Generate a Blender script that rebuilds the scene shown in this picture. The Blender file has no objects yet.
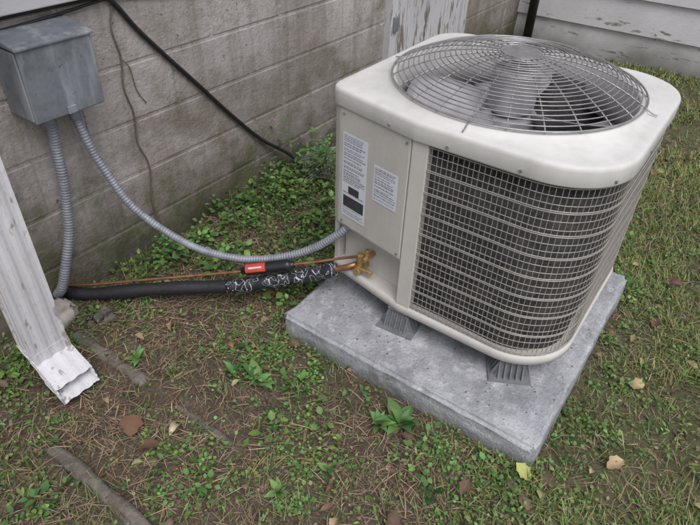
import bpy, math, random
import numpy as np
from mathutils import Vector, Matrix
random.seed(7); rng=np.random.default_rng(7)
scene=bpy.context.scene
# ------------------------------------------------------------------ helpers
def link(o,parent=None):
    scene.collection.objects.link(o)
    if parent is not None: o.parent=parent
    return o
def empty(name):
    e=bpy.data.objects.new(name,None); e.empty_display_size=.05
    return link(e)
def mesh_obj(name,verts,faces,mat=None,parent=None,smooth=False,bevel=0,bseg=2):
    me=bpy.data.meshes.new(name); me.from_pydata([tuple(v) for v in verts],[],[tuple(f) for f in faces]); me.update()
    if smooth: me.polygons.foreach_set('use_smooth',[True]*len(me.polygons))
    o=bpy.data.objects.new(name,me)
    if mat: me.materials.append(mat)
    if bevel:
        m=o.modifiers.new('b','BEVEL'); m.width=bevel; m.segments=bseg; m.limit_method='ANGLE'
    return link(o,parent)
def box(x0,x1,y0,y1,z0,z1):
    v=[(x0,y0,z0),(x1,y0,z0),(x1,y1,z0),(x0,y1,z0),(x0,y0,z1),(x1,y0,z1),(x1,y1,z1),(x0,y1,z1)]
    f=[(0,3,2,1),(4,5,6,7),(0,1,5,4),(1,2,6,5),(2,3,7,6),(3,0,4,7)]
    return v,f
def box_obj(name,b,mat,parent=None,bevel=0.003):
    v,f=box(*b); return mesh_obj(name,v,f,mat,parent,bevel=bevel)
class Acc:
    def __init__(s): s.v=[];s.f=[]
    def add(s,v,f):
        n=len(s.v); s.v+= [tuple(p) for p in v]; s.f+=[tuple(i+n for i in q) for q in f]
    def box(s,*b): s.add(*box(*b))
    def obj(s,name,mat,parent=None,**k): return mesh_obj(name,s.v,s.f,mat,parent,**k)
def catmull(pts,step=.01):
    P=[np.array(p,float) for p in pts]; P=[2*P[0]-P[1]]+P+[2*P[-1]-P[-2]]
    out=[]
    for i in range(1,len(P)-2):
        n=max(2,int(np.linalg.norm(P[i+1]-P[i])/step))
        for k in range(n):
            t=k/n
            out.append(.5*((2*P[i])+(-P[i-1]+P[i+1])*t+(2*P[i-1]-5*P[i]+4*P[i+1]-P[i+2])*t*t+(-P[i-1]+3*P[i]-3*P[i+1]+P[i+2])*t**3))
    out.append(P[-2]); return np.array(out)
def resample(P,step):
    d=np.r_[0,np.cumsum(np.linalg.norm(np.diff(P,axis=0),axis=1))]
    n=max(2,int(d[-1]/step)+1); s=np.linspace(0,d[-1],n)
    return np.stack([np.interp(s,d,P[:,k]) for k in range(3)],1),s
def sweep(name,P,rad,mat,parent=None,nseg=12,profile=None,smooth=True,up=(0,0,1),cap=True):
    P=np.asarray(P,float); N=len(P)
    T=np.gradient(P,axis=0); T/=np.linalg.norm(T,axis=1)[:,None]
    r=np.ones(N)*rad if np.isscalar(rad) else np.asarray(rad)
    if profile is None: profile=[(math.cos(2*math.pi*k/nseg),math.sin(2*math.pi*k/nseg)) for k in range(nseg)]
    M=len(profile)
    n=np.cross(T[0],up); 
    if np.linalg.norm(n)<1e-3: n=np.cross(T[0],(0,1,0))
    n/=np.linalg.norm(n); V=[]
    for i in range(N):
        n=n-T[i]*np.dot(n,T[i]); n/=np.linalg.norm(n); b=np.cross(n,T[i])
        for (a,c) in profile: V.append(P[i]+r[i]*(a*n+c*b))
    F=[]
    for i in range(N-1):
        for k in range(M):
            k2=(k+1)%M; F.append((i*M+k,i*M+k2,(i+1)*M+k2,(i+1)*M+k))
    if cap: F.append(tuple(range(M))[::-1]); F.append(tuple((N-1)*M+k for k in range(M)))
    return mesh_obj(name,V,F,mat,parent,smooth=smooth)
def wires(name,paths,r,mat,parent=None,cyclic=False,res=1):
    cu=bpy.data.curves.new(name,'CURVE'); cu.dimensions='3D'; cu.bevel_depth=r; cu.bevel_resolution=res; cu.use_fill_caps=True
    for p in paths:
        s=cu.splines.new('POLY'); s.points.add(len(p)-1)
        s.points.foreach_set('co',np.c_[np.asarray(p,float),np.ones(len(p))].ravel()); s.use_cyclic_u=cyclic
    cu.materials.append(mat)
    return link(bpy.data.objects.new(name,cu),parent)
def cyl(name,c,r,h,mat,parent=None,axis='z',n=24,bevel=0,r2=None):
    r2=r if r2 is None else r2; V=[];F=[]
    for j,(z,rr) in enumerate(((0,r),(h,r2))):
        for k in range(n):
            a=2*math.pi*k/n; p=(rr*math.cos(a),rr*math.sin(a),z)
            if axis=='x': p=(p[2],p[0],p[1])
            if axis=='y': p=(p[0],p[2],p[1])
            V.append((c[0]+p[0],c[1]+p[1],c[2]+p[2]))
    F=[(k,(k+1)%n,n+(k+1)%n,n+k) for k in range(n)]+[tuple(range(n))[::-1],tuple(range(n,2*n))]
    o=mesh_obj(name,V,F,mat,parent,bevel=bevel)
    return o
class VN:
    def __init__(s,seed): s.g=np.random.default_rng(seed).random((256,256))
    def __call__(s,x,y,sc):
        x=np.asarray(x)*sc+100.3;y=np.asarray(y)*sc+71.7
        xi=np.floor(x).astype(int);yi=np.floor(y).astype(int);fx=x-xi;fy=y-yi
        fx=fx*fx*(3-2*fx);fy=fy*fy*(3-2*fy);g=s.g
        a=g[xi%256,yi%256];b=g[(xi+1)%256,yi%256];c=g[xi%256,(yi+1)%256];d=g[(xi+1)%256,(yi+1)%256]
        return (a*(1-fx)+b*fx)*(1-fy)+(c*(1-fx)+d*fx)*fy
    def fbm(s,x,y,sc,o=4):
        t=0;w=.5
        for i in range(o): t=t+w*s(x,y,sc*2**i); w*=.5
        return t/(1-.5**o)
vn=VN(3); vn2=VN(11); vn3=VN(23)
# ------------------------------------------------------------------ materials
class NT:
    def __init__(s,name):
        s.m=bpy.data.materials.new(name); s.m.use_nodes=True; s.t=s.m.node_tree; s.n=s.t.nodes; s.l=s.t.links
        s.b=s.n['Principled BSDF']; s.tc=s.n.new('ShaderNodeTexCoord')
    def obj(s): return s.tc.outputs['Object']
    def set(s,sock,v):
        if isinstance(v,bpy.types.NodeSocket): s.l.new(v,sock)
        elif isinstance(v,(tuple,list)) and len(v)==3 and sock.type=='RGBA': sock.default_value=(*v,1)
        else: sock.default_value=v
    def mapping(s,scale=(1,1,1),vec=None):
        m=s.n.new('ShaderNodeMapping'); s.l.new(vec or s.obj(),m.inputs[0]); m.inputs['Scale'].default_value=scale; return m.outputs[0]
    def noise(s,scale,detail=4,rough=.6,vec=None,dist=0):
        detail=min(detail,4)
        n=s.n.new('ShaderNodeTexNoise'); s.l.new(vec or s.obj(),n.inputs['Vector'])
        n.inputs['Scale'].default_value=scale;n.inputs['Detail'].default_value=detail;n.inputs['Roughness'].default_value=rough;n.inputs['Distortion'].default_value=dist
        return n.outputs['Fac']
    def ramp(s,fac,a,b,ca=(0,0,0),cb=(1,1,1)):
        r=s.n.new('ShaderNodeValToRGB'); s.l.new(fac,r.inputs[0]); e=r.color_ramp.elements
        e[0].position=a;e[1].position=b;e[0].color=(*ca,1);e[1].color=(*cb,1); return r.outputs[0]
    def mix(s,fac,a,b,mode='MIX'):
        m=s.n.new('ShaderNodeMix'); m.data_type='RGBA'; m.blend_type=mode
        s.set(m.inputs[0],fac); s.set(m.inputs[6],a); s.set(m.inputs[7],b); return m.outputs[2]
    def math(s,op,a,b=0.):
        m=s.n.new('ShaderNodeMath'); m.operation=op; m.use_clamp=False; s.set(m.inputs[0],a); s.set(m.inputs[1],b); return m.outputs[0]
    def z(s,axis='Z'):
        x=s.n.new('ShaderNodeSeparateXYZ'); s.l.new(s.obj(),x.inputs[0]); return x.outputs[axis]
    def maprange(s,v,a,b,c=0.,d=1.):
        m=s.n.new('ShaderNodeMapRange'); s.l.new(v,m.inputs[0]); 
        for i,k in enumerate((a,b,c,d)): m.inputs[i+1].default_value=k
        return m.outputs[0]
    def attr(s,name,out='Color'):
        a=s.n.new('ShaderNodeAttribute'); a.attribute_name=name; return a.outputs[out]
    def bump(s,h,strength=.3,dist=.01):
        b=s.n.new('ShaderNodeBump'); b.inputs['Strength'].default_value=strength; b.inputs['Distance'].default_value=dist
        s.l.new(h,b.inputs['Height']); s.l.new(b.outputs[0],s.b.inputs['Normal'])
    def fin(s,col,rough=.6,metal=0.,spec=None):
        s.set(s.b.inputs['Base Color'],col); s.set(s.b.inputs['Roughness'],rough); s.b.inputs['Metallic'].default_value=metal
        if spec is not None: s.b.inputs['Specular IOR Level'].default_value=spec
        return s.m
def simple(name,c,rough=.5,metal=0.,var=.25,scale=30,bump=0.0):
    t=NT(name); f=t.noise(scale,3,.65)
    col=t.mix(t.ramp(f,.3,.75),tuple(x*(1-var) for x in c),tuple(min(1,x*(1+var)) for x in c))
    if bump: t.bump(f,bump,.003)
    return t.fin(col,rough,metal)
def cabinet(name,base,dirt=.5,th=.66):
    t=NT(name); n1=t.noise(5,4,.7); n2=t.noise(110,3,.7); n3=t.noise(3,3,.5,vec=t.mapping((8,8,.6)))
    c=t.mix(t.ramp(n1,.35,.75),base,tuple(x*.84 for x in base))
    c=t.mix(t.math('MULTIPLY',t.ramp(n3,.5,.8),dirt*.6),c,(base[0]*.55,base[1]*.52,base[2]*.46))
    c=t.mix(t.math('MULTIPLY',t.ramp(n2,th,th+.08),dirt),c,(.16,.14,.11))
    return t.fin(c,.55,0,.3)
M_cab=cabinet('cabinet_paint',(.585,.565,.54),.35); M_cap=cabinet('cap_paint',(.65,.64,.635),.40,.67)
M_wire=simple('grille_wire',(.38,.36,.34),.45,.3,.15,40)
M_guard=simple('guard_wire',(.34,.33,.34),.4,.5,.25,30)
t=NT('coil'); n=t.noise(40,4,.8); w=t.noise(8,4,.7)
c=t.mix(t.ramp(n,.35,.7),(.024,.022,.024),(.085,.078,.078)); c=t.mix(t.ramp(w,.5,.75),c,(.12,.11,.11)); t.bump(t.noise(300,2,.7,vec=t.mapping((1,1,.15))),.8,.004)
M_coil=t.fin(c,.7,.2)
M_dark=simple('dark_inside',(.03,.028,.027),.8)
M_blade=simple('fan_blade',(.42,.42,.45),.45,.3,.2,12)
M_lab=simple('label_paper',(.70,.74,.82),.4,0,.04,20)
M_ink=simple('label_ink',(.05,.05,.06),.6); M_inkg=simple('label_print',(.25,.26,.30),.6)
M_foot=simple('plastic_foot',(.17,.175,.19),.55,0,.2,40,.2)
M_brass=simple('brass',(.46,.32,.14),.5,.7,.4,60); M_copper=simple('copper',(.34,.17,.10),.45,.7,.35,40)
M_foam=simple('foam_insulation',(.018,.018,.024),.6,0,.4,80,.4)
M_blackcable=simple('black_cable',(.018,.018,.021),.45)
t=NT('wrap_tape'); v=t.noise(24,0,.3,dist=2.2)
c=t.mix(t.ramp(t.math('ABSOLUTE',t.math('SUBTRACT',v,.56)),.016,.024),(.48,.51,.56),(.02,.022,.028)); t.bump(t.noise(40,3),.5,.004); M_tape=t.fin(c,.35)
M_red=simple('red_label',(.50,.07,.05),.5)
t=NT('conduit'); n=t.noise(25,4,.7); c=t.mix(t.ramp(n,.3,.7),(.19,.205,.245),(.34,.355,.41)); M_conduit=t.fin(c,.5,.2)
t=NT('disconnect_paint'); n=t.noise(9,4,.8); n2=t.noise(4,4,.6,vec=t.mapping((5,5,.8)))
c=t.mix(t.ramp(n,.35,.68),(.16,.175,.20),(.27,.29,.33)); c=t.mix(t.ramp(n2,.50,.75),c,(.42,.45,.49)); c=t.mix(t.ramp(t.noise(70,3,.7),.66,.74),c,(.09,.08,.07)); t.bump(n,.15,.003)
M_box=t.fin(c,.5,.2)
# block wall
t=NT('painted_block'); big=t.noise(1.3,4,.6); med=t.noise(9,4,.75); fine=t.noise(90,4,.7); z=t.z()
c=t.mix(t.ramp(big,.32,.65),(.35,.32,.31),(.53,.50,.51)); c=t.mix(.6,c,t.attr('Col'),'MULTIPLY')
c=t.mix(t.math('MULTIPLY',t.ramp(med,.48,.64),.55),c,(.26,.23,.20))
c=t.mix(t.math('MULTIPLY',t.ramp(t.noise(3,4,.7,vec=t.mapping((6,6,.5))),.46,.70),.55),c,(.20,.175,.145))
patchy=t.noise(2.3,4,.7,vec=t.mapping((1,1,1.3)))
gr=t.math('ADD',t.maprange(z,.0,.80,1.1,-.15),t.math('MULTIPLY',t.math('SUBTRACT',patchy,.5),2.8))
c=t.mix(t.math('MULTIPLY',t.ramp(gr,.15,1.0),.78),c,(.125,.10,.07))
gr2=t.math('ADD',t.maprange(z,.0,.50,.85,0.),t.math('MULTIPLY',t.math('SUBTRACT',t.noise(3.4,4,.8),.5),3.6))
c=t.mix(t.math('MULTIPLY',t.ramp(gr2,.30,.95),.75),c,(.095,.115,.045))
c=t.mix(t.math('MULTIPLY',t.ramp(med,.42,.64,(1,1,1),(0,0,0)),t.maprange(z,.0,.30,.85,0.)),c,(.045,.040,.030))
c=t.mix(t.ramp(t.noise(45,3,.8),.64,.69),c,(.15,.13,.11))
h=t.math('ADD',t.math('MULTIPLY',fine,.6),med); t.bump(h,.85,.009)
M_block=t.fin(c,.85)
def peel(name,base=(.62,.62,.66),under=(.20,.18,.16),amt=.62,vecs=(1,1,1),grime=False):
    t=NT(name); n=t.noise(7,4,.8,vec=t.mapping(vecs)); d=t.noise(2.2,4,.6); f=t.noise(60,3,.7,vec=t.mapping(vecs))
    c=t.mix(t.ramp(d,.3,.75),base,tuple(x*.78 for x in base)); c=t.mix(t.ramp(n,amt,amt+.05),c,under)
    c=t.mix(t.math('MULTIPLY',t.ramp(f,.55,.75),.4),c,(.3,.27,.22))
    if grime:
        g=t.math('ADD',t.maprange(t.z(),.0,.3,.9,0.),t.math('SUBTRACT',d,.5)); c=t.mix(t.math('MULTIPLY',t.ramp(g,.3,.9),.8),c,(.10,.095,.07))
    t.bump(t.math('ADD',n,f),.3,.004); return t.fin(c,.65)
M_peel=peel('peeling_boards',amt=.55,vecs=(3,3,.5)); M_clap=peel('peeling_clapboard',(.64,.63,.67),amt=.60,vecs=(.6,.5,3),grime=True); M_down=peel('downspout_paint',(.66,.655,.70),(.30,.28,.27),.575,(2,2,.6))
M_trim=peel('trim_paint',(.6,.6,.63))
def concrete(name,a,b,dk,dirtz=(.0,.08),k=1.,s0=2.6):
    t=NT(name); n=t.noise(s0,4,.75); n2=t.noise(7,4,.78); n3=t.noise(110,4,.7); n4=t.noise(26,4,.8)
    c=t.mix(t.ramp(n,.38,.62),a,b); c=t.mix(t.math('MULTIPLY',t.ramp(n2,.47,.66),.65*k),c,dk)
    c=t.mix(t.math('MULTIPLY',t.ramp(n4,.52,.68),.60),c,tuple(min(1,x*1.25) for x in b))
    c=t.mix(t.math('MULTIPLY',t.ramp(n3,.52,.76),.6),c,tuple(x*.5 for x in a))
    zz=t.math('ADD',t.maprange(t.z(),dirtz[0],dirtz[1],.8,0.),t.math('SUBTRACT',n2,.5)); c=t.mix(t.math('MULTIPLY',t.ramp(zz,.25,.8),.6),c,(.085,.08,.062))
    t.bump(t.math('ADD',n4,t.math('MULTIPLY',n3,.8)),.8,.007); return t.fin(c,.78)
M_slab=concrete('slab_concrete',(.29,.30,.33),(.47,.48,.515),(.17,.175,.19),s0=3.2); M_edge=concrete('edging_concrete',(.13,.115,.095),(.20,.185,.165),(.075,.062,.046),(-.01,.035),1.4)
def leafmat(name,rough=.5):
    t=NT(name); return t.fin(t.attr('Col'),rough,0,.3)
M_leaf=leafmat('leaf_green',.55); M_dry=leafmat('leaf_dry',.8)
t=NT('ground_soil'); n=t.noise(14,4,.8); n2=t.noise(90,4,.8); n3=t.noise(4,3,.7)
c=t.mix(t.ramp(n,.3,.7),(.065,.050,.040),(.155,.12,.092)); c=t.mix(t.ramp(n2,.52,.72),c,(.26,.21,.155)); 
g=t.mix(t.ramp(n2,.3,.7),(.068,.074,.036),(.17,.175,.085)); c=t.mix(t.attr('gm','Fac'),c,g)
c=t.mix(t.math('MULTIPLY',t.ramp(n3,.55,.7),.35),c,(.055,.045,.034)); t.bump(t.math('ADD',n,n2),.9,.012)
M_soil=t.fin(c,.95,0,.2)

# ------------------------------------------------------------------ ground
def axis_pts(lo,hi,step,far):
    p=list(np.arange(lo,hi,step)); s=step; x=p[-1]
    while x<far: s*=1.35; x+=s; p.append(x)
    s=step; x=p[0]
    while x>-far: s*=1.35; x-=s; p.insert(0,x)
    return np.array(p)
def gz(x,y):
    z=.030*(vn.fbm(x,y,1.4,3)-.5)+.026*(vn2.fbm(x,y,9,3)-.5)
    d=np.maximum(np.maximum(np.abs(x-1.56)-.47,np.abs(y-.555)-.456),0); k=np.clip(d/.15,0,1)
    return z*(.3+.7*k)-.002
def gmask(x,y):
    m=1/(1+np.exp(np.clip((y-.10)/.09,-30,30)))
    m=np.where(x>2.05,np.maximum(m,1/(1+np.exp(np.clip(-(x-2.25)/.12,-30,30)))),m)
    m=m*np.clip((x-.2+.9*np.clip(-y,0,5))/.7,0.25,1)
    return np.clip(m+.5*(vn3.fbm(x,y,2.5,3)-.5)*(m>.1),0,1)
X=axis_pts(-.6,5.1,.022,70); Y=axis_pts(-2.2,1.9,.022,70)
XX,YY=np.meshgrid(X,Y,indexing='ij'); ZZ=gz(XX,YY); nx,ny=XX.shape
V=np.stack([XX,YY,ZZ],-1).reshape(-1,3); idx=np.arange(nx*ny).reshape(nx,ny)
F=np.stack([idx[:-1,:-1],idx[1:,:-1],idx[1:,1:],idx[:-1,1:]],-1).reshape(-1,4)
def fast_mesh(name,V,F,mat,col=None,smooth=True,k=4):
    me=bpy.data.meshes.new(name); me.vertices.add(len(V)); me.vertices.foreach_set('co',np.asarray(V,np.float32).ravel())
    me.loops.add(F.size); me.loops.foreach_set('vertex_index',F.ravel().astype(np.int32))
    me.polygons.add(len(F)); me.polygons.foreach_set('loop_start',np.arange(0,F.size,k,dtype=np.int32))
    me.polygons.foreach_set('loop_total',np.full(len(F),k,np.int32))
    me.update(calc_edges=True); me.polygons.foreach_set('use_smooth',np.full(len(F),smooth))
    if col is not None:
        a=me.attributes.new('Col','FLOAT_COLOR','POINT'); a.data.foreach_set('color',np.c_[col,np.ones(len(col))].astype(np.float32).ravel())
    me.materials.append(mat); return link(bpy.data.objects.new(name,me))
g=fast_mesh('ground',V,F,M_soil)
a=g.data.attributes.new('gm','FLOAT','POINT'); a.data.foreach_set('value',(gmask(XX,YY)*.75).astype(np.float32).ravel())

# ------------------------------------------------------------------ block wall of house
YW=1.75
house=empty('block_house')
acc_v=[];acc_f=[];cols=[]
def addb(x0,x1,z0,z1,c):
    n=len(acc_v); b=.005; y1=YW+.010; y0=YW+random.uniform(-.0008,.0008)
    acc_v.extend([(x0,y1,z0),(x1,y1,z0),(x1,y1,z1),(x0,y1,z1),(x0+b,y0,z0+b),(x1-b,y0,z0+b),(x1-b,y0,z1-b),(x0+b,y0,z1-b)])
    acc_f.extend([(n+4,n+5,n+6,n+7),(n,n+1,n+5,n+4),(n+1,n+2,n+6,n+5),(n+2,n+3,n+7,n+6),(n+3,n,n+4,n+7)]); cols.extend([c]*8)
zc=-.25;row=0
while zc<.96:
    off=1.78 if row%2==0 else 1.58
    x=off-.4*14
    while x<4.88:
        v=.78+.36*random.random(); addb(x+.004,min(x+.396,4.88),zc+.004,min(zc+.196,.968),(v,v*.985,v*.97)); x+=.4
    zc+=.2;row+=1
o=mesh_obj('block_courses',acc_v,acc_f,M_block,house)
a=o.data.attributes.new('Col','FLOAT_COLOR','POINT'); a.data.foreach_set('color',np.c_[np.array(cols),np.ones(len(cols))].astype(np.float32).ravel())
v,f=box(-4,4.9,YW+.0038,YW+.2,-.3,.97); o=mesh_obj('mortar',v,f,M_block,house)
a=o.data.attributes.new('Col','FLOAT_COLOR','POINT'); a.data.foreach_set('color',np.tile([1.04,1.03,1.03,1],8).astype(np.float32))
box_obj('sill_trim',(-4,4.86,YW-.035,YW+.2,.985,1.03),M_trim,house,.004)
box_obj('sill_gap',(-4,4.86,YW-.004,YW+.2,.968,.984),M_dark,house,0)
A=Acc()
for i in range(12):
    z0=1.03+i*.14; A.add([(-4,YW-.018,z0),(4.86,YW-.018,z0),(4.86,YW+.002,z0+.14),(-4,YW+.002,z0+.14),(-4,YW+.1,z0),(4.86,YW+.1,z0)],[(0,1,2,3),(0,4,5,1)])
A.obj('lap_siding',M_clap,house)
A=Acc(); A.add([(-4.2,YW-.42,2.66),(4.86,YW-.42,2.66),(4.86,YW+3,4.2),(-4.2,YW+3,4.2),(-4.2,YW-.42,2.74),(4.86,YW-.42,2.74),(4.86,YW+3,4.28),(-4.2,YW+3,4.28)],[(0,3,2,1),(4,5,6,7),(0,1,5,4),(1,2,6,5),(2,3,7,6),(3,0,4,7)])
A.obj('roof',simple('shingles',(.07,.065,.06),.9),house)
box_obj('soffit',(-4,4.86,YW-.36,YW+.1,2.60,2.64),M_trim,house,0)
box_obj('gutter',(-4.1,4.84,YW-.50,YW-.38,2.60,2.72),M_trim,house,.01)
door=empty('crawlspace_door')
box_obj('left_jamb',(2.83,2.90,YW-.045,YW+.01,.02,.965),M_peel,door,.004)
box_obj('right_jamb',(3.72,3.79,YW-.045,YW+.01,.02,.965),M_peel,door,.004)
x=2.905
for i in range(7):
    wd=.113; box_obj('board_%d'%(i+1),(x,x+wd,YW-.028-.004*(i%2),YW+.005,.05,.955),M_peel,door,.003); x+=.1165
box_obj('batten',(2.905,3.715,YW-.05,YW-.033,.72,.80),M_peel,door,.003)
box_obj('hasp',(2.845,2.885,YW-.06,YW-.046,.50,.58),M_box,door,.003)
wing=empty('clapboard_wing')
XR=4.88
A=Acc()
for i in range(12):
    z0=-.02+i*.235
    A.add([(XR-.022,YW+.0,z0),(XR-.022,-6,z0),(XR+.004,-6,z0+.235),(XR+.004,YW,z0+.235),(XR+.1,YW,z0),(XR+.1,-6,z0)],[(0,1,2,3),(0,4,5,1)])
A.obj('clapboards',M_clap,wing)
box_obj('wing_core',(XR+.02,XR+.3,-6,YW+.2,-.2,2.75),M_trim,wing,0)
A=Acc(); A.add([(XR-.35,-6.2,2.8),(XR+3,-6.2,4.1),(XR+3,YW+.2,4.1),(XR-.35,YW+.2,2.8)],[(0,1,2,3)]); A.obj('wing_roof',bpy.data.materials['shingles'],wing)
dp=empty('corner_drainpipe')
sweep('pipe',[(4.78,1.60,-.05),(4.78,1.60,1.0),(4.78,1.60,2.5)],.035,M_blackcable,dp,16)
for z in (.5,1.6): cyl('collar',(4.78,1.60,z),.041,.04,M_blackcable,dp,n=20)
# ------------------------------------------------------------------ concrete slab
def noisy_box(name,x0,x1,y0,y1,z0,z1,mat,step=.02,amp=.004,seed=0,parent=None,bev=.012,fr=9):
    import bmesh
    bm=bmesh.new(); v,f=box(x0,x1,y0,y1,z0,z1); vs=[bm.verts.new(p) for p in v]
    for q in f: bm.faces.new([vs[i] for i in q])
    bmesh.ops.bevel(bm,geom=bm.edges[:],offset=bev,segments=3,affect='EDGES')
    for ax,(lo,hi) in enumerate(((x0,x1),(y0,y1),(z0,z1))):
        n=int((hi-lo)/step)
        for i in range(1,n):
            co=[0,0,0]; no=[0,0,0]; co[ax]=lo+(hi-lo)*i/n; no[ax]=1
            bmesh.ops.bisect_plane(bm,geom=bm.verts[:]+bm.edges[:]+bm.faces[:],plane_co=co,plane_no=no)
    bm.normal_update()
    from mathutils import noise as mn
    for vv in bm.verts:
        p=vv.co; k=mn.fractal(Vector((p.x*fr+seed,p.y*fr,p.z*fr)),1,2,4)
        e=sum((p[i]-lo<.03 or hi-p[i]<.03) for i,(lo,hi) in enumerate(((x0,x1),(y0,y1),(z0,z1))))
        am=amp*(2.2 if e>=2 else 1)
        if vv.normal.z>.9 and e<2: am=amp*.4
        kk=k if e<2 else -abs(k)-.25*max(0,mn.noise(Vector((p.x*25,p.y*25+seed,p.z*25))))*2
        vv.co=p+vv.normal*kk*am
    me=bpy.data.meshes.new(name); bm.to_mesh(me); bm.free(); me.polygons.foreach_set('use_smooth',[True]*len(me.polygons)); me.materials.append(mat)
    return link(bpy.data.objects.new(name,me),parent)
noisy_box('concrete_slab',1.085,2.05,.097,1.012,-.05,.09,M_slab,.02,.0050,1)
noisy_box('concrete_edging',.60,.70,1.18,1.60,-.08,.010,M_edge,.018,.011,5,bev=.024,fr=7)
noisy_box('concrete_edging.002',.615,.69,.80,1.10,-.08,.000,M_edge,.018,.011,7,bev=.024,fr=7)
noisy_box('concrete_edging.001',.29,.385,.45,1.25,-.08,.018,M_edge,.018,.011,9,bev=.030,fr=7)
noisy_box('broken_concrete_piece',.60,.72,1.62,1.73,-.03,.07,simple('pale_stone',(.42,.38,.35),.9,0,.3,25,.6),.015,.012,15,bev=.02)
noisy_box('broken_concrete_piece.001',.70,.80,1.52,1.60,-.03,.03,M_edge,.015,.008,18,bev=.015)

# ------------------------------------------------------------------ AC unit
ac=empty('air_conditioner_condenser')
def round_poly(pts):
    out=[]; n=len(pts)
    for i in range(n):
        x,y,r=pts[i]; p=np.array([x,y]); a=np.array(pts[i-1][:2]); b=np.array(pts[(i+1)%n][:2])
        if r<=0: out.append(p); continue
        da=(a-p)/np.linalg.norm(a-p); db=(b-p)/np.linalg.norm(b-p); ang=math.acos(np.clip(da@db,-1,1)); t=r/math.tan(ang/2)
        s=p+da*t; e=p+db*t; bis=(da+db)/np.linalg.norm(da+db); c=p+bis*(r/math.sin(ang/2))
        a0=math.atan2(*(s-c)[::-1]); a1=math.atan2(*(e-c)[::-1]); d=(a1-a0+math.pi)%(2*math.pi)-math.pi; m=14
        for k in range(m+1): q=a0+d*k/m; out.append(c+r*np.array([math.cos(q),math.sin(q)]))
    return np.array(out)
CP=[(1.251,.66,0),(1.251,.140,.19),(2.045,.142,.18),(2.045,.986,.12),(1.32,.986,.045)]
PL=round_poly(CP)
CEN=np.array([1.658,.562])
def polar(poly,ang):
    d=np.array([math.cos(ang),math.sin(ang)]); best=0
    for i in range(len(poly)):
        a=poly[i]-CEN;b=poly[(i+1)%len(poly)]-CEN; e=b-a; den=d[0]*e[1]-d[1]*e[0]
        if abs(den)<1e-9: continue
        t=(a[0]*e[1]-a[1]*e[0])/den; s=(a[0]*d[1]-a[1]*d[0])/den
        if t>0 and -1e-6<=s<=1+1e-6: best=max(best,t)
    return best
NA=240; ANG=[2*math.pi*k/NA for k in range(NA)]; RAD=np.array([polar(PL,q) for q in ANG])
def loops(name,spec,mat,parent,closeb=False,closet=False):
    V=[];F=[]
    for kind,r,z in spec:
        for k in range(NA):
            rr=(RAD[k]-r) if kind=='p' else r
            V.append((CEN[0]+rr*math.cos(ANG[k]),CEN[1]+rr*math.sin(ANG[k]),z))
    for i in range(len(spec)-1):
        for k in range(NA): F.append((i*NA+k,i*NA+(k+1)%NA,(i+1)*NA+(k+1)%NA,(i+1)*NA+k))
    if closeb: F.append(tuple(range(NA))[::-1])
    if closet: F.append(tuple((len(spec)-1)*NA+k for k in range(NA)))
    return mesh_obj(name,V,F,mat,parent,smooth=True)
loops('top_cap',[('p',.02,.778),('p',.001,.778),('p',.0,.780),('p',.0,.818),('p',.0015,.8245),('p',.005,.829),('p',.010,.831),('p',.03,.8315),('c',.372,.834),('c',.366,.842),('c',.358,.846),('c',.350,.845),('c',.345,.838),('c',.342,.78),('c',.345,.70),('c',.36,.70)],M_cap,ac)
loops('base_pan',[('p',.05,.17),('p',.012,.168),('p',.006,.172),('p',.004,.19),('p',.008,.20),('p',.013,.202),('p',.05,.200),('c',.01,.198)],M_cab,ac,closeb=True)
def sub_path(inset):
    R2=RAD-inset; P=np.array([[CEN[0]+R2[k]*math.cos(ANG[k]),CEN[1]+R2[k]*math.sin(ANG[k])] for k in range(NA)])
    a0=math.atan2(.622-CEN[1],1.27-CEN[0])%(2*math.pi); a1=math.atan2(.97-CEN[1],1.44-CEN[0])%(2*math.pi)
    seq=[]; k0=int(math.ceil(a0/(2*math.pi)*NA)); 
    k=k0; aend=a1+2*math.pi
    seq.append([CEN[0]+np.interp(a0,ANG,R2)*math.cos(a0),CEN[1]+np.interp(a0,ANG,R2)*math.sin(a0)])
    while k/NA*2*math.pi<aend: seq.append(P[k%NA]); k+=1
    seq.append([CEN[0]+np.interp(a1,ANG,R2)*math.cos(a1),CEN[1]+np.interp(a1,ANG,R2)*math.sin(a1)])
    return np.array(seq)
cp=sub_path(.04); V=[];F=[]
ci=sub_path(.075)
n=len(cp)
for P,zz in ((cp,.20),(cp,.775),(ci,.775),(ci,.20)):
    V+=[(p[0],p[1],zz) for p in P]
for j in range(3):
    for i in range(n-1): F.append((j*n+i,j*n+i+1,(j+1)*n+i+1,(j+1)*n+i))
mesh_obj('coil',V,F,M_coil,ac,smooth=True)
gp=sub_path(.014); g3=np.c_[gp,np.zeros(len(gp))]; gr,s=resample(g3,.004)
L=s[-1]; nv=int(L/.0150); vp=[]
for i in range(nv+1):
    u=L*i/nv; wob=lambda: u+random.uniform(-.0012,.0012)
    vp.append([(np.interp(w_,s,gr[:,0]),np.interp(w_,s,gr[:,1]),zz) for w_,zz in ((wob(),.196),(wob(),.35),(wob(),.50),(wob(),.64),(wob(),.782))])
wires('grille_vertical_wires',vp,.0012,M_wire,ac)
go=sub_path(.011); go3,_=resample(np.c_[go,np.zeros(len(go))],.02)
thin=[];thick=[]
nz=25
for i in range(nz):
    z=.212+(.768-.212)*i/(nz-1)
    q=go3.copy(); q[:,2]=z+random.uniform(-.001,.001)+.0012*np.sin(np.arange(len(q))*.21+i*1.7)
    if i%3==0:
        q2=q.copy(); q2[:,2]+=.005; thick+= [q,q2]
    else: thin.append(q)
wires('grille_horizontal_wires',thin,.0011,M_wire,ac); wires('grille_bands',thick,.0016,M_wire,ac)
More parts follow.
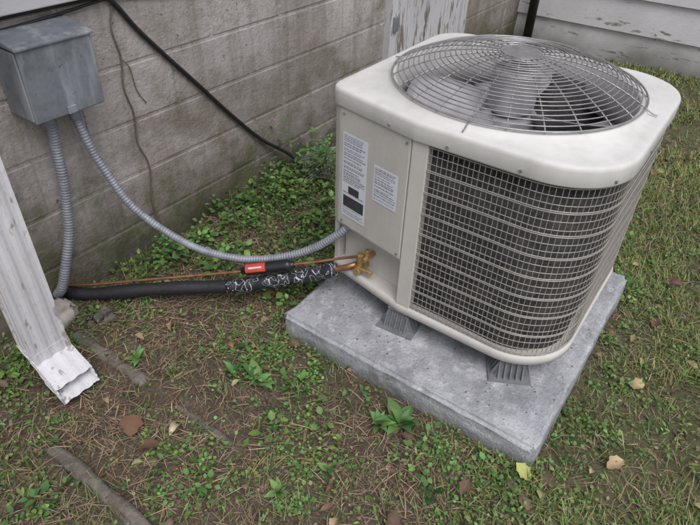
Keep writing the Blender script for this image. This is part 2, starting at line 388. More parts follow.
def panel_strip(name,p0,p1,z0,z1,th,mat,out,parent=ac,bevel=.003):
    p0=np.array(p0);p1=np.array(p1); d=(p1-p0)/np.linalg.norm(p1-p0); nrm=np.array([-d[1],d[0]])
    if nrm@np.array([-1,.2])<0: nrm=-nrm
    a=p0+nrm*out; b=p1+nrm*out; c=b-nrm*th; e=a-nrm*th
    V=[(*a,z0),(*b,z0),(*c,z0),(*e,z0),(*a,z1),(*b,z1),(*c,z1),(*e,z1)]
    F=[(0,3,2,1),(4,5,6,7),(0,1,5,4),(1,2,6,5),(2,3,7,6),(3,0,4,7)]
    return mesh_obj(name,V,F,mat,parent,bevel=bevel)
panel_strip('corner_post',(1.259,.618),(1.259,.668),.200,.780,.03,M_cab,0)
q0=np.array([1.262,.672]); q1=np.array([1.318,.945])
panel_strip('service_panel',q0,q1,.375,.778,.02,M_cab,.002)
panel_strip('service_panel_left_flange',q1+[0.001,.002],(1.335,.972),.375,.778,.02,M_cab,.001,bevel=.002)
box_obj('left_side_panel',(1.34,1.46,.955,.975,.20,.778),M_cab,ac)
panel_strip('valve_plate',(1.325,.665),(1.365,.945),.200,.40,.01,M_cab,0,bevel=.001)
panel_strip('recess_roof',(1.262,.672),(1.318,.945),.366,.374,.07,M_cab,-.004,bevel=.001)
dd=(q1-q0)/np.linalg.norm(q1-q0); nn=np.array([-dd[1],dd[0]]); nn=nn if nn[0]<0 else -nn
def onpanel(u,z,h=.0): p=q0+dd*u+nn*(.002+h); return (p[0],p[1],z)
def label(name,u0,u1,z0,z1,seed,blocks):
    A=Acc(); 
    A.add([onpanel(u0,z0,.0012),onpanel(u1,z0,.0012),onpanel(u1,z1,.0012),onpanel(u0,z1,.0012)],[(0,1,2,3)])
    A.obj(name,M_lab,ac)
    r=random.Random(seed); B=Acc(); C=Acc()
    z=z1-.010
    while z>z0+.008:
        if any(b0<=z<=b1 for b0,b1,_ in blocks): z-=.004; continue
        u=u1-.006; hgt=r.choice([.0022,.0022,.0032]); end=u0+.006+r.random()*.03
        while u>end:
            w=r.uniform(.004,.014); w=min(w,u-u0-.005)
            if w<.002: break
            C.add([onpanel(u-w,z,.0018),onpanel(u,z,.0018),onpanel(u,z+hgt,.0018),onpanel(u-w,z+hgt,.0018)],[(0,1,2,3)]); u-=w+.0025
        z-=hgt+r.choice([.0035,.0035,.007])
    for b0,b1,inset in blocks:
        B.add([onpanel(u0+inset,b0,.0018),onpanel(u1-inset,b0,.0018),onpanel(u1-inset,b1,.0018),onpanel(u0+inset,b1,.0018)],[(0,1,2,3)])
    C.obj(name+'_print',M_inkg,ac)
    if blocks: B.obj(name+'_blocks',M_ink,ac)
label('rating_label',.155,.262,.415,.705,1,[(.505,.530,.03),(.452,.492,.008)])
label('warning_label',.03,.128,.53,.65,2,[])
for (x,y,z) in [onpanel(.012,.76),onpanel(.26,.76),onpanel(.012,.39),onpanel(.26,.39)]:
    cyl('screw',(x-.003,y,z),.004,.004,M_guard,ac,'x',10)
for a_ in np.linspace(0,2*math.pi,15)[:-1]:
    rr=polar(PL,a_%(2*math.pi)); x=CEN[0]+rr*math.cos(a_); y=CEN[1]+rr*math.sin(a_)
    cyl('cap_screw',(x-.004,y,.79),.0045,.008,M_guard,ac,'x',10)
def gzr(r): return .852+.078*(1-(r/.362)**2.6)
rings=[]
for r in np.arange(.066,.360,.0147):
    ph=random.random()*6; rings.append([(CEN[0]+r*math.cos(q),CEN[1]+r*math.sin(q),gzr(r)+.0012*math.sin(3*q+ph)) for q in np.linspace(0,2*math.pi,97)[:-1]])
wires('fan_guard_rings',rings,.0017,M_guard,ac,cyclic=True)
wires('fan_guard_rim',[[(CEN[0]+.362*math.cos(q),CEN[1]+.362*math.sin(q),.853) for q in np.linspace(0,2*math.pi,97)[:-1]]],.003,M_guard,ac,cyclic=True)
sp=[]
for k in range(24):
    a0=2*math.pi*k/24+.07
    P=[]
    for r in np.linspace(.04,.362,14):
        P.append((CEN[0]+r*math.cos(a0),CEN[1]+r*math.sin(a0),gzr(r)-.003))
    if k%6==0: P.append((CEN[0]+.385*math.cos(a0),CEN[1]+.385*math.sin(a0),.838)); P.append((CEN[0]+.395*math.cos(a0),CEN[1]+.395*math.sin(a0),.837))
    sp.append(P)
wires('fan_guard_spokes',sp,.0021,M_guard,ac)
cyl('guard_hub_plate',(CEN[0],CEN[1],.927),.058,.004,M_guard,ac,n=40,bevel=.001)
cyl('fan_motor',(CEN[0],CEN[1],.76),.07,.125,M_blade,ac,n=40,bevel=.01)
cyl('fan_hub',(CEN[0],CEN[1],.70),.085,.05,M_blade,ac,n=40,bevel=.005)
for b in range(4):
    V=[];F=[];nr=10;nc=10
    for i in range(nr):
        r=.08+(.325-.08)*i/(nr-1)
        for j in range(nc):
            u=j/(nc-1); span=.92-.15*(i/(nr-1)); q=b*math.pi/2+1.6+span*(u-.5)+.35*(i/(nr-1)); z=.775-.085*u-.012*math.sin(u*math.pi)+.02*(i/(nr-1))
            V.append((CEN[0]+r*math.cos(q),CEN[1]+r*math.sin(q),z))
    for i in range(nr-1):
        for j in range(nc-1): F.append((i*nc+j,i*nc+j+1,(i+1)*nc+j+1,(i+1)*nc+j))
    o=mesh_obj('fan_blade_%d'%(b+1),V,F,M_blade,ac,smooth=True); m=o.modifiers.new('s','SOLIDIFY'); m.thickness=.002
def foot(name,cx,cy,rot):
    A=Acc(); c,s=math.cos(rot),math.sin(rot)
    def tr(p): return (cx+c*p[0]-s*p[1],cy+s*p[0]+c*p[1],p[2])
    def fr(a0,a1,b0,b1,z0,z1):
        V=[(-a0,-b0,z0),(a0,-b0,z0),(a0,b0,z0),(-a0,b0,z0),(-a1,-b1,z1),(a1,-b1,z1),(a1,b1,z1),(-a1,b1,z1)]
        A.add([tr(p) for p in V],box(0,1,0,1,0,1)[1])
    fr(.066,.064,.066,.064,.088,.098); fr(.046,.030,.046,.030,.098,.160); fr(.036,.038,.036,.038,.160,.170)
    for k in range(-2,3):
        for sgn in (-1,1):
            for ax in (0,1):
                o_=k*.018; w=.002
                V=[(o_-w,sgn*.034,.098),(o_+w,sgn*.034,.098),(o_+w,sgn*.060,.098),(o_-w,sgn*.060,.098),(o_-w,sgn*.028,.158),(o_+w,sgn*.028,.158),(o_+w,sgn*.036,.158),(o_-w,sgn*.036,.158)]
                if ax: V=[(p[1],p[0],p[2]) for p in V]
                A.add([tr(p) for p in V],box(0,1,0,1,0,1)[1])
    A.obj(name,M_foot,ac)
foot('foot_1',1.300,.66,.1); foot('foot_2',1.325,.285,.5); foot('foot_3',1.95,.28,0); foot('foot_4',1.95,.84,0)
cyl('suction_valve_body',(1.285,.845,.225),.014,.07,M_brass,ac,'x',16,.002)
cyl('suction_valve_stem',(1.308,.845,.215),.011,.055,M_brass,ac,'z',16,.002)
cyl('suction_valve_cap',(1.308,.845,.268),.013,.020,M_brass,ac,'z',8,.002)
cyl('service_port',(1.30,.80,.235),.006,.05,M_brass,ac,'y',12,.001)
cyl('service_port_cap',(1.30,.79,.235),.008,.014,M_brass,ac,'y',8,.001)
cyl('liquid_valve_body',(1.285,.815,.285),.010,.06,M_brass,ac,'x',14,.002)
cyl('liquid_valve_cap',(1.305,.815,.29),.010,.030,M_brass,ac,'z',8,.002)
ls=empty('refrigerant_line_set')
P=catmull([(.74,1.80,.03),(.78,1.70,.022),(.92,1.50,.055),(1.03,1.33,.08),(1.10,1.215,.10),(1.22,1.04,.15),(1.27,.955,.185),(1.30,.89,.215)],.01)
ncut=int(len(P)*.60)
sweep('insulated_suction_line',P[:ncut+2],.0245*(1+.05*np.sin(np.arange(ncut+2)*.31)),M_foam,ls,16)
sweep('taped_section',P[ncut:-4],.0265*(1+.06*np.sin(np.arange(len(P)-ncut-4)*1.1)),M_tape,ls,16)
sweep('suction_stub',np.r_[P[-8:],[[1.312,.86,.235]]],.011,M_copper,ls,12)
P=catmull([(.73,1.80,.05),(.80,1.69,.06),(.93,1.50,.095),(1.05,1.33,.125),(1.12,1.21,.155),(1.17,1.13,.18),(1.25,1.00,.215),(1.30,.91,.245),(1.31,.83,.285)],.01)
sweep('copper_liquid_line',P,.0052,M_copper,ls,10)
fd=empty('filter_drier')
Q=catmull([(1.115,1.215,.160),(1.165,1.135,.180),(1.215,1.055,.200)],.004); k=np.linspace(0,1,len(Q)); rr=.022*np.clip(np.minimum(k,1-k)*9,.3,1)**.5
sweep('drier_shell',Q,rr,simple('drier_black',(.014,.014,.016),.35),fd,20)
i0,i1=int(len(Q)*.12),int(len(Q)*.50)
def arcband(name,i0,i1,a0,a1,r,m):
    pr=[(math.cos(a),math.sin(a)) for a in np.linspace(a0,a1,10)]
    return sweep(name,Q[i0:i1],r,m,fd,profile=pr+[(p[0]*.985,p[1]*.985) for p in pr[::-1]],cap=False)
arcband('drier_red_label',i0,i1,.0,1.7,.0228,M_red); arcband('drier_label_text',i0+3,i1-3,.70,.88,.0233,M_lab)
# ------------------------------------------------------------------ disconnect box
bx=empty('electrical_disconnect_box')
box_obj('enclosure',(.775,.995,1.645,1.748,.712,.925),M_box,bx,.004)
A=Acc()
A.add([(.770,1.628,.708),(1.0,1.628,.708),(1.0,1.644,.708),(.770,1.644,.708),(.770,1.622,.925),(1.0,1.622,.925),(1.0,1.644,.925),(.770,1.644,.925)],box(0,1,0,1,0,1)[1])
A.obj('cover',M_box,bx,bevel=.004)
A=Acc(); A.add([(.764,1.616,.918),(1.006,1.616,.918),(1.006,1.749,.926),(.764,1.749,.926),(.764,1.616,.928),(1.006,1.616,.928),(1.006,1.749,.948),(.764,1.749,.948)],box(0,1,0,1,0,1)[1]); A.obj('hood',M_box,bx,bevel=.003)
box_obj('side_flange',(.764,.7695,1.63,1.745,.72,.915),M_box,bx,.001)
box_obj('latch',(.87,.90,1.618,1.627,.712,.735),M_conduit,bx,.002)
for x,y in ((.925,1.69),(.845,1.70)):
    cyl('connector_nut',(x,y,.69),.022,.02,M_conduit,bx,'z',6,.002); cyl('connector_body',(x,y,.66),.019,.03,M_conduit,bx,'z',20,.002)
def flex(name,pts,r,parent=None):
    P=catmull(pts,.004); P,s=resample(P,.0022); rr=r*(1+.075*np.sin(s*2*math.pi/.0098)); return sweep(name,P,rr,M_conduit,parent,14)
c1=empty('flexible_conduit')
flex('corrugated_sleeve',[(.925,1.69,.665),(.932,1.67,.58),(.945,1.645,.50),(.98,1.57,.345),(1.06,1.43,.215),(1.13,1.29,.175),(1.20,1.16,.185),(1.265,1.03,.245),(1.31,.94,.325),(1.335,.905,.372)],.0138,c1)
cyl('end_fitting',(1.33,.905,.36),.02,.025,M_conduit,c1,'z',8,.002)
c2=empty('flexible_conduit.001')
flex('corrugated_sleeve',[(.845,1.70,.665),(.842,1.705,.58),(.832,1.70,.48),(.815,1.70,.38),(.79,1.695,.28),(.745,1.69,.18),(.715,1.70,.10),(.71,1.74,.05)],.0165,c2)
cb=empty('black_cable')
sweep('cable',catmull([(1.08,1.742,1.03),(1.17,1.738,.955),(1.24,1.738,.86),(1.33,1.738,.755),(1.47,1.738,.60),(1.63,1.738,.42),(1.80,1.735,.245),(1.95,1.70,.12),(2.0,1.62,.02)],.02),.0085,M_blackcable,cb,10)
cb=empty('thin_wire')
sweep('cable',catmull([(.2,1.74,1.00),(.55,1.742,.94),(.82,1.742,.945),(1.0,1.74,.955),(1.17,1.742,.965),(1.32,1.742,.945),(1.7,1.742,.90),(2.11,1.742,.84),(2.6,1.742,.93),(2.9,1.742,.98)],.02),.0045,M_blackcable,cb,8)
vb=empty('dead_vine'); M_vine=simple('vine',(.14,.11,.09),.8)
sweep('stem',catmull([(1.18,1.744,.965),(1.15,1.742,.88),(1.165,1.744,.78),(1.15,1.742,.68),(1.17,1.744,.58),(1.16,1.742,.47),(1.19,1.743,.36),(1.17,1.74,.2),(1.2,1.72,.02)],.02),.0030,M_vine,vb,7)
sweep('tendril',catmull([(1.16,1.744,.78),(1.19,1.744,.74),(1.20,1.744,.66),(1.23,1.744,.60)],.02),.0018,M_vine,vb,6)
# ------------------------------------------------------------------ downspout
ds=empty('downspout')
hx,hy=.056,.040
def prof(wx,wy):
    pts=[]
    per=[(-1,-1),(1,-1),(1,1),(-1,1)]
    for i in range(4):
        a=np.array(per[i],float)*[wx,wy];b=np.array(per[(i+1)%4],float)*[wx,wy]
        d=b-a; nrm=np.array([d[1],-d[0]])/np.linalg.norm(d)
        for k in range(12):
            u=k/12; dep=.0030*(1 if 2<=k and (k//2)%2==1 else 0)
            pts.append(tuple(a+d*u-nrm*dep))
    return pts
def loft(name,secs,mat,parent,capends=False):
    V=[];F=[]
    for c,xd,yd,wx,wy in secs:
        for (a,b) in prof(wx,wy): V.append(np.array(c)+a*np.array(xd)+b*np.array(yd))
    m=len(prof(1,1))
    for i in range(len(secs)-1):
        for k in range(m): F.append((i*m+k,(i+1)*m+k,(i+1)*m+(k+1)%m,i*m+(k+1)%m))
    o=mesh_obj(name,V,F,mat,parent); s=o.modifiers.new('s','SOLIDIFY'); s.thickness=.0015; return o
X1=(1,0,0); DX,DY=.500,1.445
loft('pipe',[((DX,DY,2.62),X1,(0,1,0),hx,hy),((DX,DY,1.5),X1,(0,1,0),hx,hy),((DX,DY,.15),X1,(0,1,0),hx,hy)],M_down,ds)
secs=[]
for i in range(9):
    t_=i/8; ang=t_*math.radians(64); R_=.07
    secs.append(((DX,DY-R_*(1-math.cos(ang)),.165-R_*math.sin(ang)),X1,(0,math.cos(ang),math.sin(ang)),hx+.002,hy+.002))
c0=np.array(secs[-1][0]); dirn=np.array([0,-math.sin(math.radians(64)),-math.cos(math.radians(64))])
yd=(0,math.cos(math.radians(64)),math.sin(math.radians(64)))
secs.append((tuple(c0+dirn*.05),X1,yd,hx+.002,hy-.004)); secs.append((tuple(c0+dirn*.105),X1,yd,hx+.004,hy-.014)); 
loft('elbow',secs,M_down,ds)
box_obj('strap',(DX-hx-.006,DX+hx+.006,DY-hy-.006,DY-hy-.002,1.30,1.33),M_down,ds,.001)
# ------------------------------------------------------------------ wire mesh bundle
wm=empty('wire_mesh_vent'); W=[]
M_galv=simple('galvanised_wire',(.35,.36,.38),.4,.6)
def wmz(u,v): return (2.02+u*.28+.05*math.sin(v*5), 1.71-v*.18-.03*math.sin(u*9), .03+.10*math.sin(v*math.pi)*(.7+.3*math.sin(u*7))+.015*math.sin(u*13+v*8))
for i in range(19): W.append([wmz(i/18-.2,k/14) for k in range(15)])
for i in range(15): W.append([wmz(k/18-.2,i/14) for k in range(19)])
wires('mesh_wires',W,.0014,M_galv,wm)

# ------------------------------------------------------------------ vegetation
def inst(name,TV,TF,pos,yaw,pitch,roll,scl,col,mat,k):
    TV=np.asarray(TV,float); n=len(pos); m=len(TV)
    P=TV[None]*scl[:,None,:]
    cr,sr=np.cos(roll)[:,None],np.sin(roll)[:,None]; x=P[...,0]*cr+P[...,2]*sr; z=-P[...,0]*sr+P[...,2]*cr; y=P[...,1]
    cp_,sp_=np.cos(pitch)[:,None],np.sin(pitch)[:,None]; y2=y*cp_-z*sp_; z2=y*sp_+z*cp_
    cy,sy=np.cos(yaw)[:,None],np.sin(yaw)[:,None]; x3=x*cy-y2*sy; y3=x*sy+y2*cy
    V=np.stack([x3+pos[:,0:1],y3+pos[:,1:2],z2+pos[:,2:3]],-1).reshape(-1,3)
    F=(np.asarray(TF)[None]+(np.arange(n)*m)[:,None,None]).reshape(-1,k)
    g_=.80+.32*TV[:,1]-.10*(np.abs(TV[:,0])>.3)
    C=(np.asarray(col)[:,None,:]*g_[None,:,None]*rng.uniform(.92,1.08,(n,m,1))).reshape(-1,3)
    return fast_mesh(name,V,F,mat,C,True,k)
blade=[(-.5,0,0),(.5,0,0),(-.40,.5,.03),(.40,.5,.03),(-.03,1,-.07),(.03,1,-.07)]
bladeF=[(0,1,3,2),(2,3,5,4)]
leafT=[(0,0,0),(-.38,.28,.05),(0,.33,-.02),(.38,.28,.05),(-.42,.62,.04),(0,.66,-.02),(.42,.62,.04),(0,1,-.10)]
leafF=[(0,2,1),(0,3,2),(1,2,5),(1,5,4),(2,3,6),(2,6,5),(4,5,7),(5,6,7)]
def onslab(x,y,m=.0): return (x>1.085-m)&(x<2.05+m)&(y>.097-m)&(y<1.012+m)
def curb(x,y): return ((x>.60)&(x<.70)&(y>.80)&(y<1.6)&(vn3.fbm(x,y,8,2)>.50))|((x>.29)&(x<.385)&(y>.45)&(y<1.25))
def sample(n,x0,x1,y0,y1,dens):
    x=rng.uniform(x0,x1,n);y=rng.uniform(y0,y1,n); k=rng.random(n)<dens(x,y)
    k&=~onslab(x,y,-.0); k&=(y<1.735)&(x<4.85)&(~curb(x,y)|(rng.random(n)<.25)); return x[k],y[k]
def distf(x,y): return 1/(1+((np.hypot(x,y)-1.2).clip(0)/1.8)**2)
def greens(n,base,var=.25,hue=.25):
    b=np.array(base)[None]*(1+var*rng.normal(size=(n,1))).clip(.35,1.9); h=rng.normal(size=n)*hue
    b=b*np.stack([1+h,1+0*h,1-h*.4],1).clip(.3,2); return b
def gd(x,y):
    m=gmask(x,y); p=np.clip((vn2.fbm(x,y,3.2,4)-.37)*5,.12,1)
    return np.clip(m*1.2,0,1)*p*(.30+.7*distf(x,y))+.06*(1-m)*(x<3)
x,y=sample(400000,0.2,4.87,-2.0,1.72,gd); n=len(x)
hgt=rng.uniform(.018,.052,n)*(.6+.8*vn.fbm(x,y,2.2,3)); far=np.clip(np.hypot(x,y)-2,0,3)
patch=vn3.fbm(x,y,1.7,3)[:,None]
col=greens(n,(.190,.245,.078),.30,.20)*(.66+.62*patch); dry=rng.random(n)<.20; col[dry]=greens(dry.sum(),(.35,.29,.185),.3,.1)
sw=rng.uniform(.0018,.0034,n)*(1+.4*far)
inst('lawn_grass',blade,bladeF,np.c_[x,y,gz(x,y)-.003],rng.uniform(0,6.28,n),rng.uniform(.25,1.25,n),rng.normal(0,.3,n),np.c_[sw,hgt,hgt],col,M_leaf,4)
def weeds(name,nplants,region,dens,size,height,base,leaves=(5,12),wl=1.0,spread=.03,hue=.15):
    x,y=sample(nplants,*region,dens); P=[];yaw=[];S=[];C=[];pit=[]
    for i in range(len(x)):
        h=rng.uniform(*height)*(.7+.6*vn.fbm(x[i],y[i],3,2)); nl=rng.integers(*leaves); b=np.array(base)*(1+.22*rng.normal())
        b=b*np.array([1+hue*rng.normal(),1,1]); ly=rng.uniform(0,6.28); lean=rng.normal(0,.3,2)
        z0=float(gz(x[i],y[i])); s0=rng.uniform(*size)
        for k in range(nl):
            u=(k+.5)/nl*rng.uniform(.7,1.1); q=ly+k*2.4+rng.normal(0,.3); r=spread*rng.random()
            P.append((x[i]+lean[0]*h*u+r*math.cos(q),y[i]+lean[1]*h*u+r*math.sin(q),z0+h*(.25+.75*u)-r*.3)); yaw.append(q-math.pi/2); pit.append(rng.normal(.25,.35))
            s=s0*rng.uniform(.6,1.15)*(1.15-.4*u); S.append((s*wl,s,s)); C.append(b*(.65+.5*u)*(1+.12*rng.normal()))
    P=np.array(P);n=len(P); keep=(P[:,1]<1.74)&~(onslab(P[:,0],P[:,1])&(P[:,2]<.09))
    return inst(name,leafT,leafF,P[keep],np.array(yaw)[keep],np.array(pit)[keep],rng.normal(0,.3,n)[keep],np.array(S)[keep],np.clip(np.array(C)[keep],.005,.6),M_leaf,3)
def soilzone(x,y): return 1-gmask(x,y)*.75
def strawz(x,y): return np.clip(np.exp(-(((x-.93)/.26)**2+((y-1.30)/.22)**2))+.6*np.exp(-(((x-1.20)/.30)**2+((y-1.50)/.12)**2))+.7*np.exp(-(((x-.45)/.25)**2+((y-1.05)/.25)**2))+.7*np.exp(-(((x-.80)/.20)**2+((y-.50)/.20)**2)),0,1)
def wd(x,y):
    p=np.clip((vn.fbm(x,y,3.6,4)-.40)*7,0.03,1)
    lush=np.exp(-(((x-1.75)/.5)**2+((y-1.45)/.25)**2))+.5*np.exp(-((y-1.66)/.07)**2)*(x>.9)
    return np.clip(p*soilzone(x,y)*(1-.65*strawz(x,y))+.4*lush,0,1)
weeds('chickweed',9500,(-.3,3.0,-.8,1.72),wd,(.008,.018),(.012,.042),(.125,.230,.058),(5,12),.85,.028)
weeds('clover',6000,(-.2,3.9,-1.4,1.72),lambda x,y:np.clip((vn2.fbm(x+5,y,2.6,4)-.44)*5,0,1)*(.35+.65*soilzone(x,y))*(1-.5*strawz(x,y)),(.007,.014),(.008,.022),(.115,.215,.058),(4,9),1.1,.02)
weeds('ground_ivy',700,(.0,2.6,.0,1.72),lambda x,y:wd(x,y)*np.clip((vn3.fbm(x,y,2.6,3)-.42)*6,0,1),(.018,.034),(.03,.07),(.105,.21,.057),(4,9),.8,.04)
weeds('ground_ivy.001',300,(1.15,2.5,1.06,1.72),lambda x,y:np.clip((vn.fbm(x,y,5,3)-.38)*5,0,1),(.020,.040),(.04,.12),(.12,.22,.06),(5,10),.8,.05)
weeds('wall_base_weeds',110,(.95,2.0,1.58,1.72),lambda x,y:np.clip((vn.fbm(x,y,6,3)-.38)*6,0,1),(.018,.036),(.06,.16),(.11,.21,.06),(6,12),.65,.035)
weeds('creeping_weed',900,(-.1,1.9,-.6,1.6),lambda x,y:np.clip((vn2.fbm(x,y,4,3)-.45)*6,0,1),(.014,.030),(.02,.06),(.15,.26,.068),(5,10),.34,.05)
def rosette(name,cx,cy,nl,ln,base,pit=(.2,.9)):
    TV=[];TF=[];m=7
    for i in range(m):
        u=i/(m-1); w=.5*math.sin(min(1,u*1.02+.06)*math.pi)**.8*(1 if u<1 else 0)
        zc=.16*math.sin(u*2.4)-.12*u*u; TV+=[(-w,u,zc+.10*w),(0,u,zc-.01),(w,u,zc+.10*w)]
    for i in range(m-1):
        a=i*3; TF+=[(a,a+1,a+4,a+3),(a+1,a+2,a+5,a+4)]
    yaw=np.arange(nl)*2.4+rng.normal(0,.25,nl); L_=ln*rng.uniform(.55,1.15,nl); z=float(gz(cx,cy))
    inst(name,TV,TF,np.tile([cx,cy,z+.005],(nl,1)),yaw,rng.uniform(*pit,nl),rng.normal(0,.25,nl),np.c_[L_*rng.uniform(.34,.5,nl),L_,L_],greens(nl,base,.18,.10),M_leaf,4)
rosette('broadleaf_weed',1.0,.47,13,.088,(.085,.18,.055),(.1,1.0)); rosette('broadleaf_weed.001',.96,.52,7,.06,(.095,.19,.055))
rosette('broadleaf_weed.002',.87,.93,11,.072,(.10,.20,.06),(.1,.7)); rosette('broadleaf_weed.003',.85,1.02,8,.055,(.10,.19,.06)); rosette('broadleaf_weed.004',.62,.62,8,.045,(.11,.21,.06))
rosette('broadleaf_weed.005',.75,.55,8,.040,(.10,.20,.06)); rosette('broadleaf_weed.006',1.35,1.25,9,.075,(.10,.19,.06)); rosette('broadleaf_weed.007',.70,1.30,8,.05,(.11,.21,.06))
def sd(x,y):
    return np.clip(strawz(x,y)*1.1+.42*np.clip((vn3.fbm(x,y,3,3)-.35)*5,0,1)*(.35+.65*soilzone(x,y))+.12,0,1)
x,y=sample(76000,-.3,3.8,-1.3,1.72,sd); n=len(x); ln=rng.uniform(.02,.085,n)
col=greens(n,(.31,.23,.155),.38,.10)
inst('dead_grass_straw',blade,bladeF,np.c_[x,y,gz(x,y)+rng.uniform(.001,.018,n)],rng.uniform(0,6.28,n),rng.normal(.0,.12,n),rng.normal(0,.5,n),np.c_[rng.uniform(.0012,.0028,n),ln,ln*1.5],col,M_dry,4)
x,y=sample(28000,-.3,3.4,-1.3,1.72,lambda x,y:.35+.65*soilzone(x,y)); n=len(x); s=rng.uniform(.003,.015,n)
inst('leaf_litter',leafT,leafF,np.c_[x,y,gz(x,y)+rng.uniform(.0,.010,n)],rng.uniform(0,6.28,n),rng.normal(0,.35,n),rng.normal(0,.5,n),np.c_[s*.8,s,s*2],greens(n,(.18,.13,.09),.5,.12),M_dry,3)
tw=[]
for i in range(70):
    a_=random.uniform(0,6.28); x0,y0=random.uniform(.1,1.9),random.uniform(-.5,1.65)
    if 1.0<x0<2.12 and .0<y0<1.1: continue
    l=random.uniform(.05,.14); pts=[]
    for k in range(5):
        xx=x0+math.cos(a_)*l*k/4+random.uniform(-.004,.004); yy=min(1.73,y0+math.sin(a_)*l*k/4+random.uniform(-.004,.004)); pts.append((xx,yy,float(gz(xx,yy))+.006+.006*math.sin(k)))
    tw.append(pts)
wires('twigs',tw,.0016,simple('twig_bark',(.15,.115,.085),.9))
n=420; x=rng.uniform(1.1,2.04,n); y=rng.uniform(.11,1.0,n); s=rng.uniform(.002,.008,n)
inst('slab_debris',leafT,leafF,np.c_[x,y,np.full(n,.0920)],rng.uniform(0,6.28,n),rng.normal(0,.1,n),rng.normal(0,.15,n),np.c_[s*.7,s,s],greens(n,(.13,.10,.06),.5,.12),M_dry,3)
TV=[];TF=[];m=9
for i in range(m):
    u=i/(m-1); w=.46*math.sin(min(1,u*.98+.03)*math.pi)**.75*(1+.18*math.sin(i*2.4)); 
    if i==m-1: w=.01
    zc=.12*math.sin(u*3.1); TV+=[(-w,u,zc+.35*w),(-w*.5,u,zc+.08*w),(0,u,zc),(w*.5,u,zc+.08*w),(w,u,zc+.30*w)]
for i in range(m-1):
    for j in range(4): a=i*5+j; TF.append((a,a+1,a+6,a+5))
spec=[(1.21,-.08,.055,(.48,.36,.22)),(1.05,.085,.055,(.38,.40,.14)),(2.19,-.03,.055,(.13,.07,.06)),(1.57,-.05,.045,(.40,.31,.18)),(.49,1.07,.075,(.17,.09,.06)),(.52,.98,.055,(.13,.08,.055)),(.60,1.0,.045,(.50,.42,.30)),
 (.33,.72,.045,(.38,.37,.16)),(.16,.75,.055,(.40,.35,.16)),(1.02,-.22,.045,(.34,.33,.14)),(1.25,-.3,.045,(.42,.40,.17)),(.9,.22,.05,(.14,.09,.07)),(1.5,-.35,.045,(.33,.23,.14)),(1.8,-.18,.04,(.38,.29,.18)),(.70,.33,.055,(.12,.08,.06)),(.95,1.1,.04,(.32,.18,.10)),(1.07,.02,.05,(.15,.11,.08)),(1.22,1.16,.04,(.40,.22,.10)),(1.10,1.08,.035,(.3,.2,.12))]
x,y=sample(520,-.1,4.6,-1.6,1.65,lambda x,y:np.full_like(x,.8)); 
pal=[(.15,.09,.065),(.23,.15,.10),(.12,.08,.065),(.34,.26,.16),(.30,.29,.14),(.18,.13,.10),(.27,.19,.12),(.20,.12,.08)]
for i in range(len(x)): spec.append((x[i],y[i],random.uniform(.016,.044),random.choice(pal)))
pos=np.array([(a,b,float(gz(a,b))+.014) for a,b,_,_ in spec]); S=np.array([s for _,_,s,_ in spec]); n=len(spec)
inst('fallen_leaves',TV,TF,pos,rng.uniform(0,6.28,n),rng.normal(0,.25,n),rng.normal(0,.35,n),np.c_[S*rng.uniform(.5,.95,n),S,S*rng.uniform(.6,2.2,n)],np.array([c for *_,c in spec])*rng.uniform(.8,1.15,(n,1)),M_dry,4)
def tufts(name,cx,cy,num,hg,base,spread):
    x=cx+rng.normal(0,spread,num);y=cy+rng.normal(0,spread,num); h=rng.uniform(.5,1.1,num)*hg; k=~onslab(x,y)&(y<1.74); x=x[k];y=y[k];h=h[k];n=len(x)
    inst(name,blade,bladeF,np.c_[x,y,gz(x,y)-.003],rng.uniform(0,6.28,n),rng.uniform(.7,1.45,n),rng.normal(0,.3,n),np.c_[rng.uniform(.002,.004,n),h,h],greens(n,base,.2,.15),M_leaf,4)
for i,(cx,cy,nn_,hg,sp_) in enumerate([(1.05,.12,160,.07,.06),(1.4,.06,120,.05,.07),(1.06,.75,60,.06,.04),(.35,1.62,90,.10,.06),(.2,1.3,120,.10,.08),(.25,.95,120,.07,.08),(2.1,.2,150,.07,.06),(1.0,1.68,60,.09,.05),(1.6,1.66,90,.10,.08),(.55,.55,80,.05,.08),(.8,.2,140,.06,.10),(.45,.45,140,.06,.10)]):
    tufts('grass_tuft' if i==0 else 'grass_tuft.%03d'%i,cx,cy,nn_,hg,(.15,.21,.065),sp_)
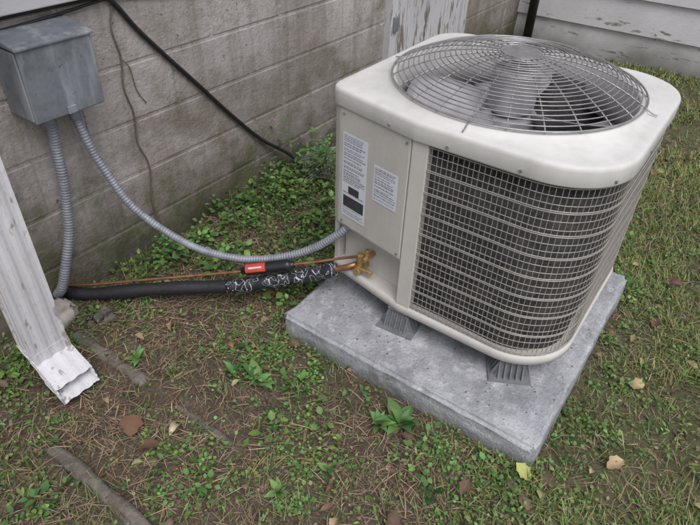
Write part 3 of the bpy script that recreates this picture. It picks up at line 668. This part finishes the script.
weeds('tall_weed',14,(1.93,2.10,1.45,1.66),lambda x,y:np.ones_like(x),(.03,.05),(.18,.30),(.11,.21,.06),(8,13),.5,.03)

# ------------------------------------------------------------------ light
w=bpy.data.worlds.new('World'); scene.world=w; w.use_nodes=True; nt=w.node_tree
sky=nt.nodes.new('ShaderNodeTexSky'); sky.sky_type='NISHITA'; sky.sun_disc=False
EL=math.radians(60)
sky.sun_elevation=EL; sky.air_density=1.5; sky.dust_density=4
hs=nt.nodes.new('ShaderNodeHueSaturation'); hs.inputs['Saturation'].default_value=.42
nt.links.new(sky.outputs[0],hs.inputs['Color']); bg=nt.nodes['Background']; nt.links.new(hs.outputs[0],bg.inputs[0]); bg.inputs[1].default_value=.15
sd_=Vector((-.55,-.75,0)).normalized()*math.cos(EL)+Vector((0,0,math.sin(EL)))
sky.sun_rotation=math.atan2(sd_.x,sd_.y)
sl=bpy.data.lights.new('sun','SUN'); sl.energy=1.5; sl.angle=math.radians(40); sl.color=(1,.965,.97)
so=link(bpy.data.objects.new('sun',sl)); so.rotation_euler=(-sd_).to_track_quat('-Z','Y').to_euler()
scene.view_settings.view_transform='Standard'; scene.view_settings.look='None'; scene.view_settings.exposure=0
# ------------------------------------------------------------------ camera
f_,pitch,roll,hh,aa=583.2,0.6586,0.03948,1.455,0.9762
Mx=np.array([[math.cos(aa),math.sin(aa),0],[-math.sin(aa),math.cos(aa),0],[0,0,1]])
fw=np.array([0,math.cos(pitch),-math.sin(pitch)]); uu=np.array([0,math.sin(pitch),math.cos(pitch)]); r0=np.array([1.,0,0])
c,s=math.cos(roll),math.sin(roll); rr_=Mx@(c*r0+s*uu); u_=Mx@(-s*r0+c*uu); w_=Mx@fw
cam=bpy.data.cameras.new('camera'); cam.sensor_width=36; cam.lens=f_/700*36; cam.clip_start=.02; cam.clip_end=300
co=link(bpy.data.objects.new('camera',cam)); co.matrix_world=Matrix(((rr_[0],u_[0],-w_[0],0),(rr_[1],u_[1],-w_[1],0),(rr_[2],u_[2],-w_[2],hh),(0,0,0,1)))
scene.camera=co
